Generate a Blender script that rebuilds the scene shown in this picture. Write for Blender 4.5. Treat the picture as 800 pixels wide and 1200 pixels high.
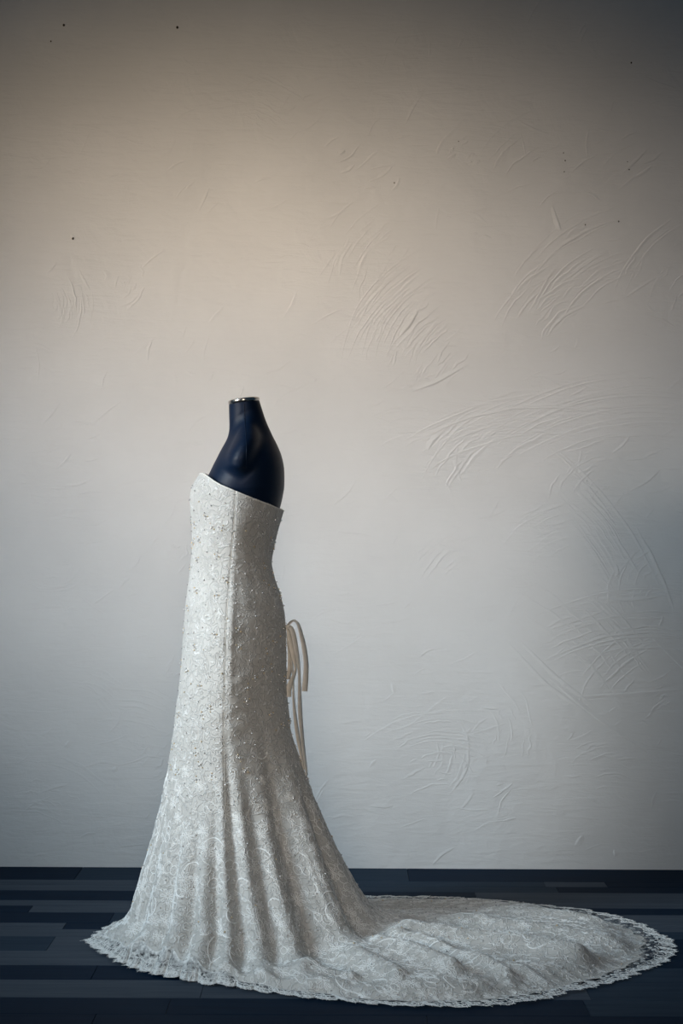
import bpy, math, random
import numpy as np
from mathutils import Vector, Euler

random.seed(7)
rng = np.random.default_rng(11)
for o in list(bpy.data.objects):
    bpy.data.objects.remove(o)
scene = bpy.context.scene
col = scene.collection

# ------------------------------------------------------------------ camera
# dress axis stands at y = 0, the plaster wall at y = 0.918, camera 4.4 m in front
CAM_H, CAM_D, PPM = 1.187, 4.4, 425.0
cd = bpy.data.cameras.new('camera')
cam = bpy.data.objects.new('camera', cd)
col.objects.link(cam)
cam.location = (0, -CAM_D, CAM_H)
cam.rotation_euler = (math.radians(90), math.radians(-0.27), 0)
cd.sensor_fit = 'VERTICAL'
cd.sensor_height = 36
cd.lens = PPM * CAM_D / 1200 * 36
cd.clip_end = 60
scene.camera = cam

# ------------------------------------------------------------------ world, lights, exposure
world = bpy.data.worlds.new('world')
scene.world = world
world.use_nodes = True
bg = world.node_tree.nodes['Background']
bg.inputs[0].default_value = (0.30, 0.62, 1.0, 1)
bg.inputs[1].default_value = 0.050

def spot(name, loc, target, color, energy, cone, radius, blend=1.0):
    ld = bpy.data.lights.new(name, 'SPOT')
    ld.color = color
    ld.energy = energy
    ld.spot_size = math.radians(cone)
    ld.spot_blend = blend
    ld.shadow_soft_size = radius
    o = bpy.data.objects.new(name, ld)
    col.objects.link(o)
    o.location = loc
    o.rotation_euler = (Vector(target) - Vector(loc)).to_track_quat('-Z', 'Y').to_euler()
    return o

KW = 59.0      # watts per unit of lamp strength
def lamp(name, loc, target, rgb, cone, radius):
    m = max(rgb)
    return spot(name, loc, target, tuple(v / m for v in rgb), m * KW, cone, radius)
lamp('left_wall_spot', (-3.7, -1.9, 1.3), (-0.85, 0.918, 1.10), (9.4, 8.7, 8.0), 16, 0.65)  # added spot, narrow cone fitted to brighten the left part of the wall
lamp('upper_wall_spot', (-3.7, -1.9, 2.5), (-0.20, 0.918, 2.10), (13.8, 10.8, 7.4), 22, 0.65)  # added warm spot that shapes the glow on the upper wall
lamp('main_wall_spot', (-3.7, -1.9, 1.9), (0.05, 0.918, 1.60), (18.6, 16.2, 14.8), 16, 0.80)  # added spot for the mid-wall pool, standing in for daylight from the left
lamp('broad_cool_spot', (-3.7, -1.9, 2.5), (0.90, 0.918, 0.10), (7.0, 9.6, 11.6), 40, 0.85)  # added cool spot, wide cone over the lower wall and the dress
lamp('dress_key_spot', (-3.7, -1.9, 1.7), (-0.36, 0.0, 0.85), (12.2, 11.4, 10.4), 18, 0.65)  # added key aimed at the dress alone, to whiten its front
lamp('train_overhead_spot', (-1.6, -1.4, 3.2), (0.35, -0.15, 0.0), (1.15, 1.25, 1.35), 32, 0.5)  # added overhead spot, brightens the train on the floor
lamp('room_fill', (0.0, -5.0, 1.6), (0.0, 0.0, 0.75), (6.4, 5.6, 4.7), 26, 0.9)  # added warm fill behind the camera for the dress's shaded side

vs = scene.view_settings
vs.view_transform = 'Standard'
vs.look = 'None'
vs.gamma = 1.0
vs.use_curve_mapping = False
vs.exposure = 0.0

# ------------------------------------------------------------------ helpers
def X(px): return (px - 400.0) / PPM
def Z(py): return CAM_H - (py - 600.0) / PPM
def floor_pt(px, py):
    d = CAM_H * PPM * CAM_D / (py - 600.0)
    return ((px - 400.0) * d / (PPM * CAM_D), d - CAM_D)

def sstep(a, b, x):
    t = np.clip((x - a) / (b - a), 0, 1)
    return t * t * (3 - 2 * t)

def _hash(ix, iy, seed):
    n = (ix.astype(np.int64) * 374761393 + iy.astype(np.int64) * 668265263 + seed * 974634777) & 0x7fffffff
    n = ((n ^ (n >> 13)) * 1274126177) & 0x7fffffff
    return ((n ^ (n >> 16)) & 0xffff) / 65535.0

def vnoise(x, y, seed=0):
    x = np.asarray(x, float); y = np.asarray(y, float)
    x, y = np.broadcast_arrays(x, y)
    ix = np.floor(x); iy = np.floor(y)
    fx = x - ix; fy = y - iy
    fx = fx * fx * fx * (fx * (fx * 6 - 15) + 10); fy = fy * fy * fy * (fy * (fy * 6 - 15) + 10)
    a = _hash(ix, iy, seed); b = _hash(ix + 1, iy, seed)
    c = _hash(ix, iy + 1, seed); d = _hash(ix + 1, iy + 1, seed)
    return ((a * (1 - fx) + b * fx) * (1 - fy) + (c * (1 - fx) + d * fx) * fy) * 2 - 1

def fbm(x, y, seed=0, octv=3):
    s = 0; a = 1.0
    for k in range(octv):
        s = s + a * vnoise(np.asarray(x) * 2 ** k + 17.3 * k, np.asarray(y) * 2 ** k + 9.1 * k, seed + k)
        a *= 0.5
    return s / 1.75

def link(o, parent=None):
    col.objects.link(o)
    if parent: o.parent = parent
    return o

def mesh_obj(name, verts, faces, mat, parent=None, smooth=True, normals=None, uv=None):
    me = bpy.data.meshes.new(name)
    verts = np.asarray(verts, float)
    if isinstance(faces, np.ndarray) and faces.ndim == 2:
        nf, k = faces.shape
        me.vertices.add(len(verts)); me.vertices.foreach_set('co', verts.ravel())
        me.loops.add(nf * k); me.loops.foreach_set('vertex_index', faces.astype(np.int32).ravel())
        me.polygons.add(nf); me.polygons.foreach_set('loop_start', np.arange(0, nf * k, k, dtype=np.int32))
        me.update(calc_edges=True)
    else:
        me.from_pydata([tuple(v) for v in verts], [], [tuple(f) for f in faces])
        me.update()
    me.validate()
    if uv is not None:
        ul = me.uv_layers.new(name='UVMap')
        li = np.zeros(len(me.loops), np.int32); me.loops.foreach_get('vertex_index', li)
        ul.data.foreach_set('uv', np.asarray(uv, np.float32)[li].ravel())
    if smooth:
        me.polygons.foreach_set('use_smooth', np.ones(len(me.polygons), bool))
        if normals is not None:
            me.normals_split_custom_set_from_vertices([tuple(n) for n in normals])
    me.materials.append(mat)
    return link(bpy.data.objects.new(name, me), parent)

def grid_faces(R, C, closed=False):
    r = np.arange(R - 1)[:, None]
    c = np.arange(C if closed else C - 1)[None, :]
    c2 = (c + 1) % C
    return np.stack([r * C + c, r * C + c2, (r + 1) * C + c2, (r + 1) * C + c], -1).reshape(-1, 4)

def box_mesh(name, x0, x1, y0, y1, z0, z1, bev=0.0):
    b = bev
    v = [(x0, y0, z0), (x1, y0, z0), (x1, y1, z0), (x0, y1, z0),
         (x0, y0, z1 - b), (x1, y0, z1 - b), (x1, y1, z1 - b), (x0, y1, z1 - b),
         (x0 + b, y0 + b, z1), (x1 - b, y0 + b, z1), (x1 - b, y1 - b, z1), (x0 + b, y1 - b, z1)]
    f = [(3, 2, 1, 0)]
    for a in range(4):
        c = (a + 1) % 4
        f.append((a, c, c + 4, a + 4)); f.append((a + 4, c + 4, c + 8, a + 8))
    f.append((8, 9, 10, 11))
    me = bpy.data.meshes.new(name)
    me.from_pydata(v, [], f); me.update()
    return me

def empty(name, loc, label, cat, group=None):
    o = bpy.data.objects.new(name, None)
    o.location = loc
    o.empty_display_size = 0.1
    o['label'] = label; o['category'] = cat
    if group: o['group'] = group
    return link(o)

# ------------------------------------------------------------------ materials
def new_mat(name):
    m = bpy.data.materials.new(name)
    m.use_nodes = True
    nt = m.node_tree
    return m, nt, nt.nodes['Principled BSDF']

def N(nt, typ, **kw):
    n = nt.nodes.new(typ)
    for k, v in kw.items():
        if k.startswith('i_'):
            n.inputs[k[2:].replace('_', ' ')].default_value = v
        else:
            setattr(n, k, v)
    return n

def L(nt, a, ao, b, bi):
    nt.links.new(a.outputs[ao], b.inputs[bi])

def mapping(nt, scale, rot=(0, 0, 0), coord='Object'):
    tc = N(nt, 'ShaderNodeTexCoord')
    mp = N(nt, 'ShaderNodeMapping')
    mp.inputs['Scale'].default_value = scale
    mp.inputs['Rotation'].default_value = rot
    L(nt, tc, coord, mp, 'Vector')
    return mp

def noise(nt, vec, scale, detail=3.0, rough=0.5, dist=0.0):
    n = N(nt, 'ShaderNodeTexNoise')
    n.inputs['Scale'].default_value = scale
    n.inputs['Detail'].default_value = detail
    n.inputs['Roughness'].default_value = rough
    n.inputs['Distortion'].default_value = dist
    L(nt, vec, 'Vector', n, 'Vector')
    return n

def ramp(nt, src, out, stops):
    r = N(nt, 'ShaderNodeValToRGB')
    els = r.color_ramp.elements
    while len(els) < len(stops): els.new(0.5)
    for e, (p, c) in zip(els, stops):
        e.position = p
        e.color = (c, c, c, 1) if not isinstance(c, tuple) else c + (1,)
    L(nt, src, out, r, 'Fac')
    return r

def bump(nt, src, out, strength, dist, prev=None):
    b = N(nt, 'ShaderNodeBump')
    b.inputs['Strength'].default_value = strength
    b.inputs['Distance'].default_value = dist
    L(nt, src, out, b, 'Height')
    if prev: L(nt, prev, 'Normal', b, 'Normal')
    return b

def plaster_mat():
    m, nt, bs = new_mat('trowelled_plaster')
    mp = mapping(nt, (1, 1, 1))
    n1 = noise(nt, mp, 3.0, 4, 0.55)
    r1 = ramp(nt, n1, 'Fac', [(0.3, (0.645, 0.645, 0.640)), (0.7, (0.695, 0.695, 0.690))])
    L(nt, r1, 'Color', bs, 'Base Color')
    mps = mapping(nt, (1.6, 1, 9.0), (0, math.radians(12), 0))
    ns = noise(nt, mps, 4.0, 6, 0.6, 0.8)
    nf = noise(nt, mp, 55.0, 5, 0.6)
    nl = noise(nt, mp, 9.0, 4, 0.55, 1.2)
    b1 = bump(nt, ns, 'Fac', 0.30, 0.010)
    b2 = bump(nt, nl, 'Fac', 0.35, 0.008, b1)
    b3 = bump(nt, nf, 'Fac', 0.35, 0.0016, b2)
    L(nt, b3, 'Normal', bs, 'Normal')
    bs.inputs['Roughness'].default_value = 0.62
    bs.inputs['Specular IOR Level'].default_value = 0.3
    return m

def plank_mat(name, c0, c1, seed):
    m, nt, bs = new_mat(name)
    tc = N(nt, 'ShaderNodeTexCoord')
    mp = N(nt, 'ShaderNodeMapping')
    mp.inputs['Scale'].default_value = (1.2, 16, 1)
    mp.inputs['Location'].default_value = (seed * 3.7, seed * 1.9, seed)
    L(nt, tc, 'Object', mp, 'Vector')
    n1 = noise(nt, mp, 3.0, 6, 0.62, 0.35)
    r = ramp(nt, n1, 'Fac', [(0.28, c0), (0.74, c1)])
    L(nt, r, 'Color', bs, 'Base Color')
    b = bump(nt, n1, 'Fac', 0.2, 0.001)
    L(nt, b, 'Normal', bs, 'Normal')
    bs.inputs['Roughness'].default_value = 0.55
    bs.inputs['Specular IOR Level'].default_value = 0.03
    return m

def lace_cloth_mat(name):
    """ivory lace over satin: cord relief and slightly brighter threads on a net ground"""
    m, nt, bs = new_mat(name)
    mp = mapping(nt, (1, 1, 1))
    warp = noise(nt, mp, 9.0, 2)
    n1 = noise(nt, mp, 52.0, 1.0, 0.4, 1.4)           # wandering cord lines
    sub = N(nt, 'ShaderNodeMath', operation='SUBTRACT'); sub.inputs[1].default_value = 0.5
    L(nt, n1, 'Fac', sub, 0)
    ab = N(nt, 'ShaderNodeMath', operation='ABSOLUTE'); L(nt, sub, 0, ab, 0)
    cord = ramp(nt, ab, 0, [(0.0, 1.0), (0.06, 0.0)])
    n2 = noise(nt, mp, 260.0, 2)
    mixc = ramp(nt, cord, 'Color', [(0.0, (0.600, 0.577, 0.540)), (1.0, (0.81, 0.795, 0.765))])
    mot = noise(nt, mp, 12.0, 4, 0.6)
    motr = ramp(nt, mot, 'Fac', [(0.3, (0.90, 0.895, 0.885)), (0.7, (1.0, 1.0, 1.0))])
    mul = N(nt, 'ShaderNodeMix', data_type='RGBA', blend_type='MULTIPLY')
    mul.inputs['Factor'].default_value = 1.0
    nt.links.new(mixc.outputs['Color'], mul.inputs['A']); nt.links.new(motr.outputs['Color'], mul.inputs['B'])
    nt.links.new(mul.outputs['Result'], bs.inputs['Base Color'])
    b1 = bump(nt, cord, 'Color', 0.9, 0.0020)
    b2 = bump(nt, mot, 'Fac', 0.2, 0.006, b1)
    b3 = bump(nt, n2, 'Fac', 0.35, 0.0008, b2)
    L(nt, b3, 'Normal', bs, 'Normal')
    bs.inputs['Roughness'].default_value = 0.62
    bs.inputs['Specular IOR Level'].default_value = 0.3
    bs.inputs['Sheen Weight'].default_value = 0.03
    return m

def net_mat():
    """sheer lace net, partly see-through"""
    m, nt, bs = new_mat('sheer_lace_net')
    bs.inputs['Base Color'].default_value = (0.80, 0.79, 0.76, 1)
    bs.inputs['Roughness'].default_value = 0.7
    tc = N(nt, 'ShaderNodeTexCoord')
    sx = N(nt, 'ShaderNodeSeparateXYZ'); L(nt, tc, 'UV', sx, 'Vector')
    mp = mapping(nt, (1, 1, 1))
    n1 = noise(nt, mp, 90.0, 3, 0.6, 0.8)
    edge = ramp(nt, sx, 'Y', [(0.0, 0.75), (0.16, 0.42), (0.60, 0.36), (0.80, 0.60), (1.0, 0.75)])
    # the net is lined at the front of the skirt and open round the train (u holds how open it is)
    opn = N(nt, 'ShaderNodeMath', operation='MULTIPLY_ADD')
    L(nt, sx, 'X', opn, 0); opn.inputs[1].default_value = -0.44; opn.inputs[2].default_value = 0.14
    ed2 = N(nt, 'ShaderNodeMath', operation='ADD')
    nt.links.new(edge.outputs['Color'], ed2.inputs[0]); L(nt, opn, 0, ed2, 1)
    add = N(nt, 'ShaderNodeMath', operation='MULTIPLY_ADD')
    L(nt, n1, 'Fac', add, 0); add.inputs[1].default_value = 2.2; add.inputs[2].default_value = -1.1
    a2 = N(nt, 'ShaderNodeMath', operation='ADD', use_clamp=True)
    L(nt, ed2, 0, a2, 0); L(nt, add, 0, a2, 1)
    L(nt, a2, 0, bs, 'Alpha')
    return m

def simple_mat(name, color, rough=0.5, metal=0.0, sheen=0.0, spec=0.5, grain=None):
    m, nt, bs = new_mat(name)
    bs.inputs['Base Color'].default_value = color + (1,)
    bs.inputs['Roughness'].default_value = rough
    bs.inputs['Metallic'].default_value = metal
    bs.inputs['Sheen Weight'].default_value = sheen
    bs.inputs['Specular IOR Level'].default_value = spec
    if grain:
        sc, dist = grain
        mp = mapping(nt, (1, 1, 1))
        n1 = noise(nt, mp, sc, 3)
        b = bump(nt, n1, 'Fac', 0.4, dist)
        L(nt, b, 'Normal', bs, 'Normal')
        r = ramp(nt, n1, 'Fac', [(0.3, tuple(c * 0.92 for c in color)), (0.7, tuple(min(1, c * 1.08) for c in color))])
        L(nt, r, 'Color', bs, 'Base Color')
    return m

M_PLASTER = plaster_mat()
M_DARK = [plank_mat('dark_plank_%s' % n, (0.0004, 0.0090, 0.025), (0.0022, 0.0160, 0.038), i)
          for i, n in enumerate(('slate', 'navy', 'ink'))]
M_MID = [plank_mat('mid_plank_%s' % n, (0.012, 0.027, 0.048), (0.024, 0.042, 0.066), i + 5)
         for i, n in enumerate(('slate', 'navy'))]
M_LIGHT = [plank_mat('light_plank_%s' % n, (0.040, 0.055, 0.077), (0.068, 0.083, 0.106), i + 9)
           for i, n in enumerate(('slate', 'ash', 'smoke'))]
M_GAP = simple_mat('floor_underlay', (0.003, 0.008, 0.014), 0.8, grain=(30, 0.001))
M_CLOTH = lace_cloth_mat('ivory_lace')
M_NET = net_mat()
M_THREAD = simple_mat('lace_thread', (0.90, 0.89, 0.86), 0.6, grain=(300, 0.0003))
M_BIND = simple_mat('ivory_satin', (0.80, 0.77, 0.71), 0.5, grain=(120, 0.0004))
M_RIBBON = simple_mat('cream_satin_ribbon', (0.80, 0.74, 0.66), 0.38, sheen=0.1, grain=(80, 0.0005))
M_PEARL = simple_mat('silver_pearl', (0.74, 0.73, 0.71), 0.2, metal=0.5, grain=(200, 0.0001))
M_GOLD = simple_mat('gold_bead', (0.66, 0.52, 0.32), 0.3, metal=0.5, grain=(200, 0.0001))
M_FORM = simple_mat('navy_jersey', (0.0012, 0.0095, 0.030), 0.50, sheen=0.0, spec=0.28, grain=(220, 0.0003))
M_CHROME = simple_mat('brushed_nickel', (0.62, 0.58, 0.53), 0.22, metal=1.0, grain=(150, 0.0001))
M_STAND = simple_mat('black_steel', (0.02, 0.02, 0.022), 0.4, metal=0.6, grain=(90, 0.0002))
M_PIT = simple_mat('rusty_nail', (0.05, 0.035, 0.022), 0.8, grain=(200, 0.0002))

# ------------------------------------------------------------------ wall
WY = 0.918
WPM = PPM * CAM_D / (CAM_D + WY)      # pixels per metre on the wall plane
def wall_pt(px, py): return ((px - 400) / WPM, CAM_H - (py - 600) / WPM)

wall = link(bpy.data.objects.new('wall_back', box_mesh('wall_back', -3.2, 3.2, WY, WY + 0.12, -0.02, 3.6)))
wall.data.materials.append(M_PLASTER)
wall['kind'] = 'structure'
wall['label'] = 'off-white trowelled plaster wall behind the dress'

# raised trowel ridges: thin low wedges of plaster that taper out at both ends
RV, RF = [], []
def ridge(pts, width, height, flip=1):
    """pts: (n,2) wall x,z polyline"""
    pts = np.asarray(pts)
    n = len(pts)
    t = np.gradient(pts, axis=0)
    t /= np.linalg.norm(t, axis=1)[:, None] + 1e-9
    nn = np.stack([-t[:, 1], t[:, 0]], 1) * flip
    s = np.linspace(0, 1, n)
    env = np.clip(np.sin(np.pi * s) ** 0.7, 0, 1)
    base = sum(len(v) for v in RV)
    prof = [(-1.0, -0.0004), (-0.55, 0.22), (-0.1, 0.75), (0.12, 1.0), (0.34, 0.6), (0.5, -0.0004)]
    rows = []
    for a, h in prof:
        w = width * (0.35 + 0.65 * env)
        xy = pts + nn * (a * w)[:, None]
        hh = height * env * h if h > 0 else np.full(n, -0.0004)
        rows.append(np.stack([xy[:, 0], WY - hh - 0.0002, xy[:, 1]], 1))
    V = np.concatenate(rows)
    RV.append(V)
    RF.append(grid_faces(len(prof), n) + base)

def arc_family(cx, cy, r0, r1, a0, a1, count, width=4.0, height=1.0, wob=3.0, frag=0.8):
    """fan of roughly concentric trowel lines; pixels and degrees (0 = right, 90 = up)"""
    count = int(count * 2.5)
    for k in range(count):
        r = r0 + (r1 - r0) * (k + random.random() * 0.8) / count
        s0 = a0 + (a1 - a0) * random.random() * frag
        s1 = a1 - (a1 - a0) * random.random() * frag
        if abs(s1 - s0) < 0.15 * abs(a1 - a0): continue
        th = np.radians(np.linspace(s0, s1, 18))
        ph = random.random() * 9
        rr = r + wob * fbm(np.linspace(0, 3, 18) + ph, ph, k)
        p = np.stack([cx + rr * np.cos(th), cy - rr * np.sin(th)], 1)
        q = np.stack([(p[:, 0] - 400) / WPM, CAM_H - (p[:, 1] - 600) / WPM], 1)
        ridge(q, width / WPM * random.uniform(0.3, 0.85), height * 0.0008 * random.uniform(0.3, 1.3),
              random.choice((-1, 1)))

def stroke(pts, width=4.0, height=1.2, flip=1):
    p = np.asarray(pts, float)
    s = np.linspace(0, len(p) - 1, 16)
    xs = np.interp(s, range(len(p)), p[:, 0]); ys = np.interp(s, range(len(p)), p[:, 1])
    k = np.array([0.25, 0.5, 0.25])
    for _ in range(2):
        xs[1:-1] = np.convolve(xs, k, 'valid'); ys[1:-1] = np.convolve(ys, k, 'valid')
    q = np.stack([(xs - 400) / WPM, CAM_H - (ys - 600) / WPM], 1)
    ridge(q, width / WPM, height * 0.0009, flip)

# sweeps read off the photograph, right half first
arc_family(560, 440, 70, 165, 112, 178, 13, 4, 1.0)
arc_family(600, 500, 90, 230, 118, 160, 16, 4, 1.1)
arc_family(640, 620, 120, 175, 95, 165, 10, 5, 1.0)
arc_family(640, 760, 250, 300, 80, 125, 8, 5, 1.1)
arc_family(760, 760, 250, 330, 75, 128, 14, 5, 1.2)
arc_family(760, 420, 100, 190, 95, 160, 11, 4, 0.9)
arc_family(860, 380, 60, 150, 110, 170, 9, 4, 1.0)
arc_family(520, 360, 80, 150, 110, 180, 8, 4, 0.8)
arc_family(660, 240, 60, 120, 105, 160, 6, 4, 0.9)
arc_family(570, 210, 20, 60, 100, 150, 5, 3.5, 0.8)
arc_family(420, 830, 330, 390, 15, 55, 10, 5, 1.1)
arc_family(440, 1000, 330, 420, 30, 62, 10, 4, 1.0)
arc_family(760, 980, 220, 300, 70, 120, 10, 4.5, 1.1)
arc_family(540, 860, 40, 90, -30, 60, 4, 4, 0.6)
arc_family(480, 880, 25, 75, -60, 40, 3, 4, 0.6)
arc_family(720, 950, 30, 90, 60, 140, 6, 4, 0.9)
arc_family(560, 700, 40, 90, 80, 170, 7, 4, 0.9)
arc_family(720, 600, 30, 80, 80, 170, 8, 4, 0.9)
arc_family(790, 700, 30, 80, 100, 200, 6, 4, 0.9)
arc_family(330, 120, 120, 200, 60, 105, 6, 4, 0.6)
arc_family(260, 230, 90, 150, 45, 85, 6, 4, 0.6)
arc_family(700, 420, 60, 130, 100, 170, 8, 4, 1.0)
arc_family(480, 560, 50, 120, 60, 140, 7, 4, 0.8)
arc_family(680, 700, 60, 120, 70, 150, 8, 4, 1.0)
arc_family(800, 860, 40, 140, 95, 165, 9, 4, 1.0)
arc_family(520, 980, 60, 150, 60, 130, 9, 4, 0.9)
# left half, sparser
arc_family(30, 360, 30, 80, -40, 40, 6, 4, 0.7)
arc_family(125, 325, 20, 45, -70, 20, 4, 4, 0.7)
arc_family(185, 645, 12, 34, -45, 30, 5, 4, 1.0)
arc_family(190, 770, 12, 40, -80, 10, 5, 4, 0.8)
arc_family(60, 640, 25, 60, 200, 330, 5, 4, 0.7)
arc_family(90, 860, 30, 80, 20, 100, 6, 4, 0.8)
arc_family(140, 940, 60, 140, 55, 110, 9, 4, 0.9)
arc_family(150, 860, 20, 70, -80, -10, 5, 4, 0.8)
arc_family(40, 1000, 40, 120, 40, 110, 7, 4, 0.8)
for p, w, h in (([(468, 392), (478, 380), (489, 362)], 6, 2.4), ([(482, 458), (510, 447), (548, 426)], 5, 2.0),
                ([(470, 455), (482, 452)], 6, 1.6), ([(500, 527), (506, 516), (515, 508)], 6, 1.8),
                ([(645, 240), (652, 262), (655, 268)], 5, 1.4), ([(560, 280), (566, 276), (574, 279)], 5, 1.4),
                ([(82, 276), (86, 284)], 4, 1.6), ([(120, 318), (125, 324), (122, 330)], 5, 1.2),
                ([(77, 878), (83, 870)], 5, 1.4), ([(50, 930), (66, 924), (80, 921)], 4, 1.2),
                ([(135, 900), (138, 905)], 6, 1.5), ([(722, 660), (724, 670), (721, 674)], 5, 1.4),
                ([(545, 900), (548, 893)], 5, 1.3), ([(543, 870), (552, 873)], 5, 1.3),
                ([(676, 990), (684, 978)], 6, 1.5), ([(722, 994), (723, 1002)], 6, 1.6),
                ([(690, 932), (700, 938)], 6, 1.4), ([(434, 944), (452, 945), (462, 944)], 5, 1.5),
                ([(680, 815), (740, 812), (800, 806)], 5, 1.5), ([(700, 700), (740, 702), (780, 696)], 4, 1.2),
                ([(460, 800), (463, 812)], 5, 1.5), ([(760, 740), (790, 770), (820, 800)], 4, 1.0),
                ([(610, 750), (650, 790), (700, 828)], 4, 1.1), ([(596, 752), (640, 800), (690, 835)], 4, 1.0),
                ([(640, 790), (700, 840), (760, 880)], 4, 1.1), ([(360, 395), (346, 392), (332, 398)], 4, 0.8),
                ([(395, 180), (402, 176)], 5, 1.0), ([(365, 448), (369, 443)], 6, 1.3)):
    stroke(p, w, h, random.choice((-1, 1)))
for _ in range(420):       # short stray flicks
    px = 800 * random.random() ** 0.75; py = random.uniform(120, 1005) if random.random() < 0.9 else random.uniform(10, 200)
    a = math.radians(random.gauss(22, 28)); ln = random.uniform(4, 22); bend = random.uniform(-0.25, 0.25) * ln
    c, s = math.cos(a), math.sin(a)
    stroke([(px - c * ln, py + s * ln), (px + s * bend, py + c * bend), (px + c * ln, py - s * ln)],
           random.uniform(1.6, 3.8), random.uniform(0.3, 0.9), random.choice((-1, 1)))
rid = mesh_obj('plaster_ridges', np.concatenate(RV), np.concatenate(RF), M_PLASTER, wall)
rid['kind'] = 'stuff'
# old nail heads and pits left in the plaster
for px, py, r in ((72, 31, 1.4), (205, 33, 1.5), (57, 50, 0.9), (84, 281, 1.6), (723, 258, 0.9), (737, 72, 1.0), (460, 214, 0.7),
                  (658, 178, 0.6), (660, 187, 0.8), (659, 200, 0.6), (733, 188, 0.5), (735, 197, 0.7), (684, 262, 0.8), (535, 165, 0.6)):
    x, z = wall_pt(px, py)
    k = 8
    v = [(x + math.cos(a) * r / WPM * q, WY - d, z + math.sin(a) * r / WPM * q * 1.2)
         for q, d in ((1.0, -0.001), (0.9, 0.0012), (0.45, 0.0018)) for a in np.linspace(0, 2 * math.pi, k, endpoint=False)]
    f = [tuple(q) for q in grid_faces(3, k, True)] + [tuple(range(2 * k, 3 * k))]
    mesh_obj('nail_head', v, f, M_PIT, wall)

# ------------------------------------------------------------------ floor: planks laid parallel to the wall
floor = link(bpy.data.objects.new('floor', box_mesh('floor', -3.2, 3.2, -6.2, WY, -0.05, -0.0025)))
floor.data.materials.append(M_GAP)
floor['kind'] = 'structure'
floor['label'] = 'dark slate-blue plank floor laid parallel to the wall'

def row_y(py):   # pixel row measured at the left edge of the picture (the horizon tilts a little)
    return CAM_H * PPM * CAM_D / (py + 1.9 - 600) - CAM_D
rows_px = [1014.2, 1030.5, 1043, 1054.5, 1068.7, 1081, 1097, 1113.7, 1130.7, 1147.5, 1168.5, 1187.5]
D, Mi, Li = 'D', 'M', 'L'
# for each row: list of (pixel x where the strip ends, tone), read left to right; None = two half strips
rows = [
    [(94, D), (330, Mi), (480, Mi), (800, D)],
    [([(400, Li), (640, Mi), (712, Li), (800, D)], [(400, Li), (655, Mi), (800, D)])],
    [(560, D), (800, Li)],
    [([(800, Li)], [(38, D), (520, Li), (800, D)])],
    [(133, D), (420, Mi), (700, D), (800, Li)],
    [([(78, Li), (420, D), (800, Li)], [(500, Li), (800, Mi)])],
    [(62, Mi), (420, Li), (760, D)],
    [([(560, Li), (800, D)], [(560, Li), (800, D)])],
    [(113, D), (560, D), (800, Mi)],
    [(240, Li), (690, Li), (800, Mi)],
    [(200, D), (690, D), (800, Mi)],
]
def lay(y0, y1, segs):
    yc = 0.5 * (y0 + y1)
    sc = (CAM_D + yc) / (PPM * CAM_D)
    xs = -2.4 - random.random() * 0.4
    segs = [((px - 400) * sc, t) for px, t in segs]
    cuts = [xs]
    x_last = segs[-1][0]
    allsegs = segs[:-1] + [(max(2.6, x_last), segs[-1][1])]
    prev = xs
    for xe, t in allsegs:
        a = prev
        while xe - a > 1.6:
            plank(a, a + 1.28, y0, y1, t); a += 1.28
        plank(a, xe, y0, y1, t)
        prev = xe
def plank(x0, x1, y0, y1, tone):
    g = 0.0006
    mat = random.choice({'D': M_DARK, 'M': M_MID, 'L': M_LIGHT}[tone])
    me = box_mesh('plank', x0 - (x0 + x1) / 2 + g, x1 - (x0 + x1) / 2 - g, y0 - (y0 + y1) / 2 + g, y1 - (y0 + y1) / 2 - g, -0.0024, 0.0, 0.0005)
    me.materials.append(mat)
    o = link(bpy.data.objects.new('plank', me), floor)
    o.location = ((x0 + x1) / 2, (y0 + y1) / 2, random.uniform(-0.0002, 0.0))
for k in range(len(rows)):
    yt, yb = row_y(rows_px[k]), row_y(rows_px[k + 1])
    if k == 0: yt = WY
    if isinstance(rows[k][0], tuple) and isinstance(rows[k][0][0], list):
        ym = row_y(rows_px[k] + (rows_px[k + 1] - rows_px[k]) * 0.46)
        lay(ym, yt, rows[k][0][0]); lay(yb, ym, rows[k][0][1])
    else:
        lay(yb, yt, rows[k])
y = row_y(rows_px[-1])
tones = 'DDMLDMDLDM'
k = 0
while y > -2.2:
    lay(y - 0.155, y, [(random.uniform(100, 300), tones[k % 10]), (random.uniform(450, 700), tones[(k * 3 + 1) % 10]), (800, 'D')])
    y -= 0.155; k += 1

# ------------------------------------------------------------------ dress form (tailor's bust)
form = empty('dress_form', (X(285), 0, 0), 'navy jersey dress form with metal neck cap wearing the gown', 'mannequin')
FX, FZ = X(285), 0.0
def local(v, root):
    return np.asarray(v) - np.array(root.location)
tp = np.array([473, 482, 490, 498, 505, 512, 518, 525, 532, 540, 549, 558, 566, 575, 597, 620, 650, 690])
tf = np.array([267.6, 267.8, 268, 268.3, 268, 266.5, 264, 260, 256.4, 252.5, 248.2, 244, 240.5, 238, 240, 244, 246, 246])
tb = np.array([303.6, 306.4, 309, 312.4, 316, 319.3, 322.5, 325.8, 328.8, 331, 332.6, 333, 333, 332.6, 328, 316, 306, 306])
twy = np.array([.051, .050, .050, .052, .056, .066, .080, .096, .110, .122, .131, .134, .133, .130, .112, .092, .080, .080])
sax = np.array([.02, .02, .024, .030, .036, .042, .046, .050, .054, .057, .058, .050, .036, .028, .02, .02, .02, .02])
say = np.array([.02, .03, .046, .066, .090, .116, .135, .149, .157, .160, .155, .134, .115, .10, .08, .05, .05, .05])
scx = np.array([290, 290, 290, 291, 292, 292, 291, 289, 287, 285, 284, 284, 285, 286, 290, 290, 290, 290.0])
R_, C_ = 140, 144
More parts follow.
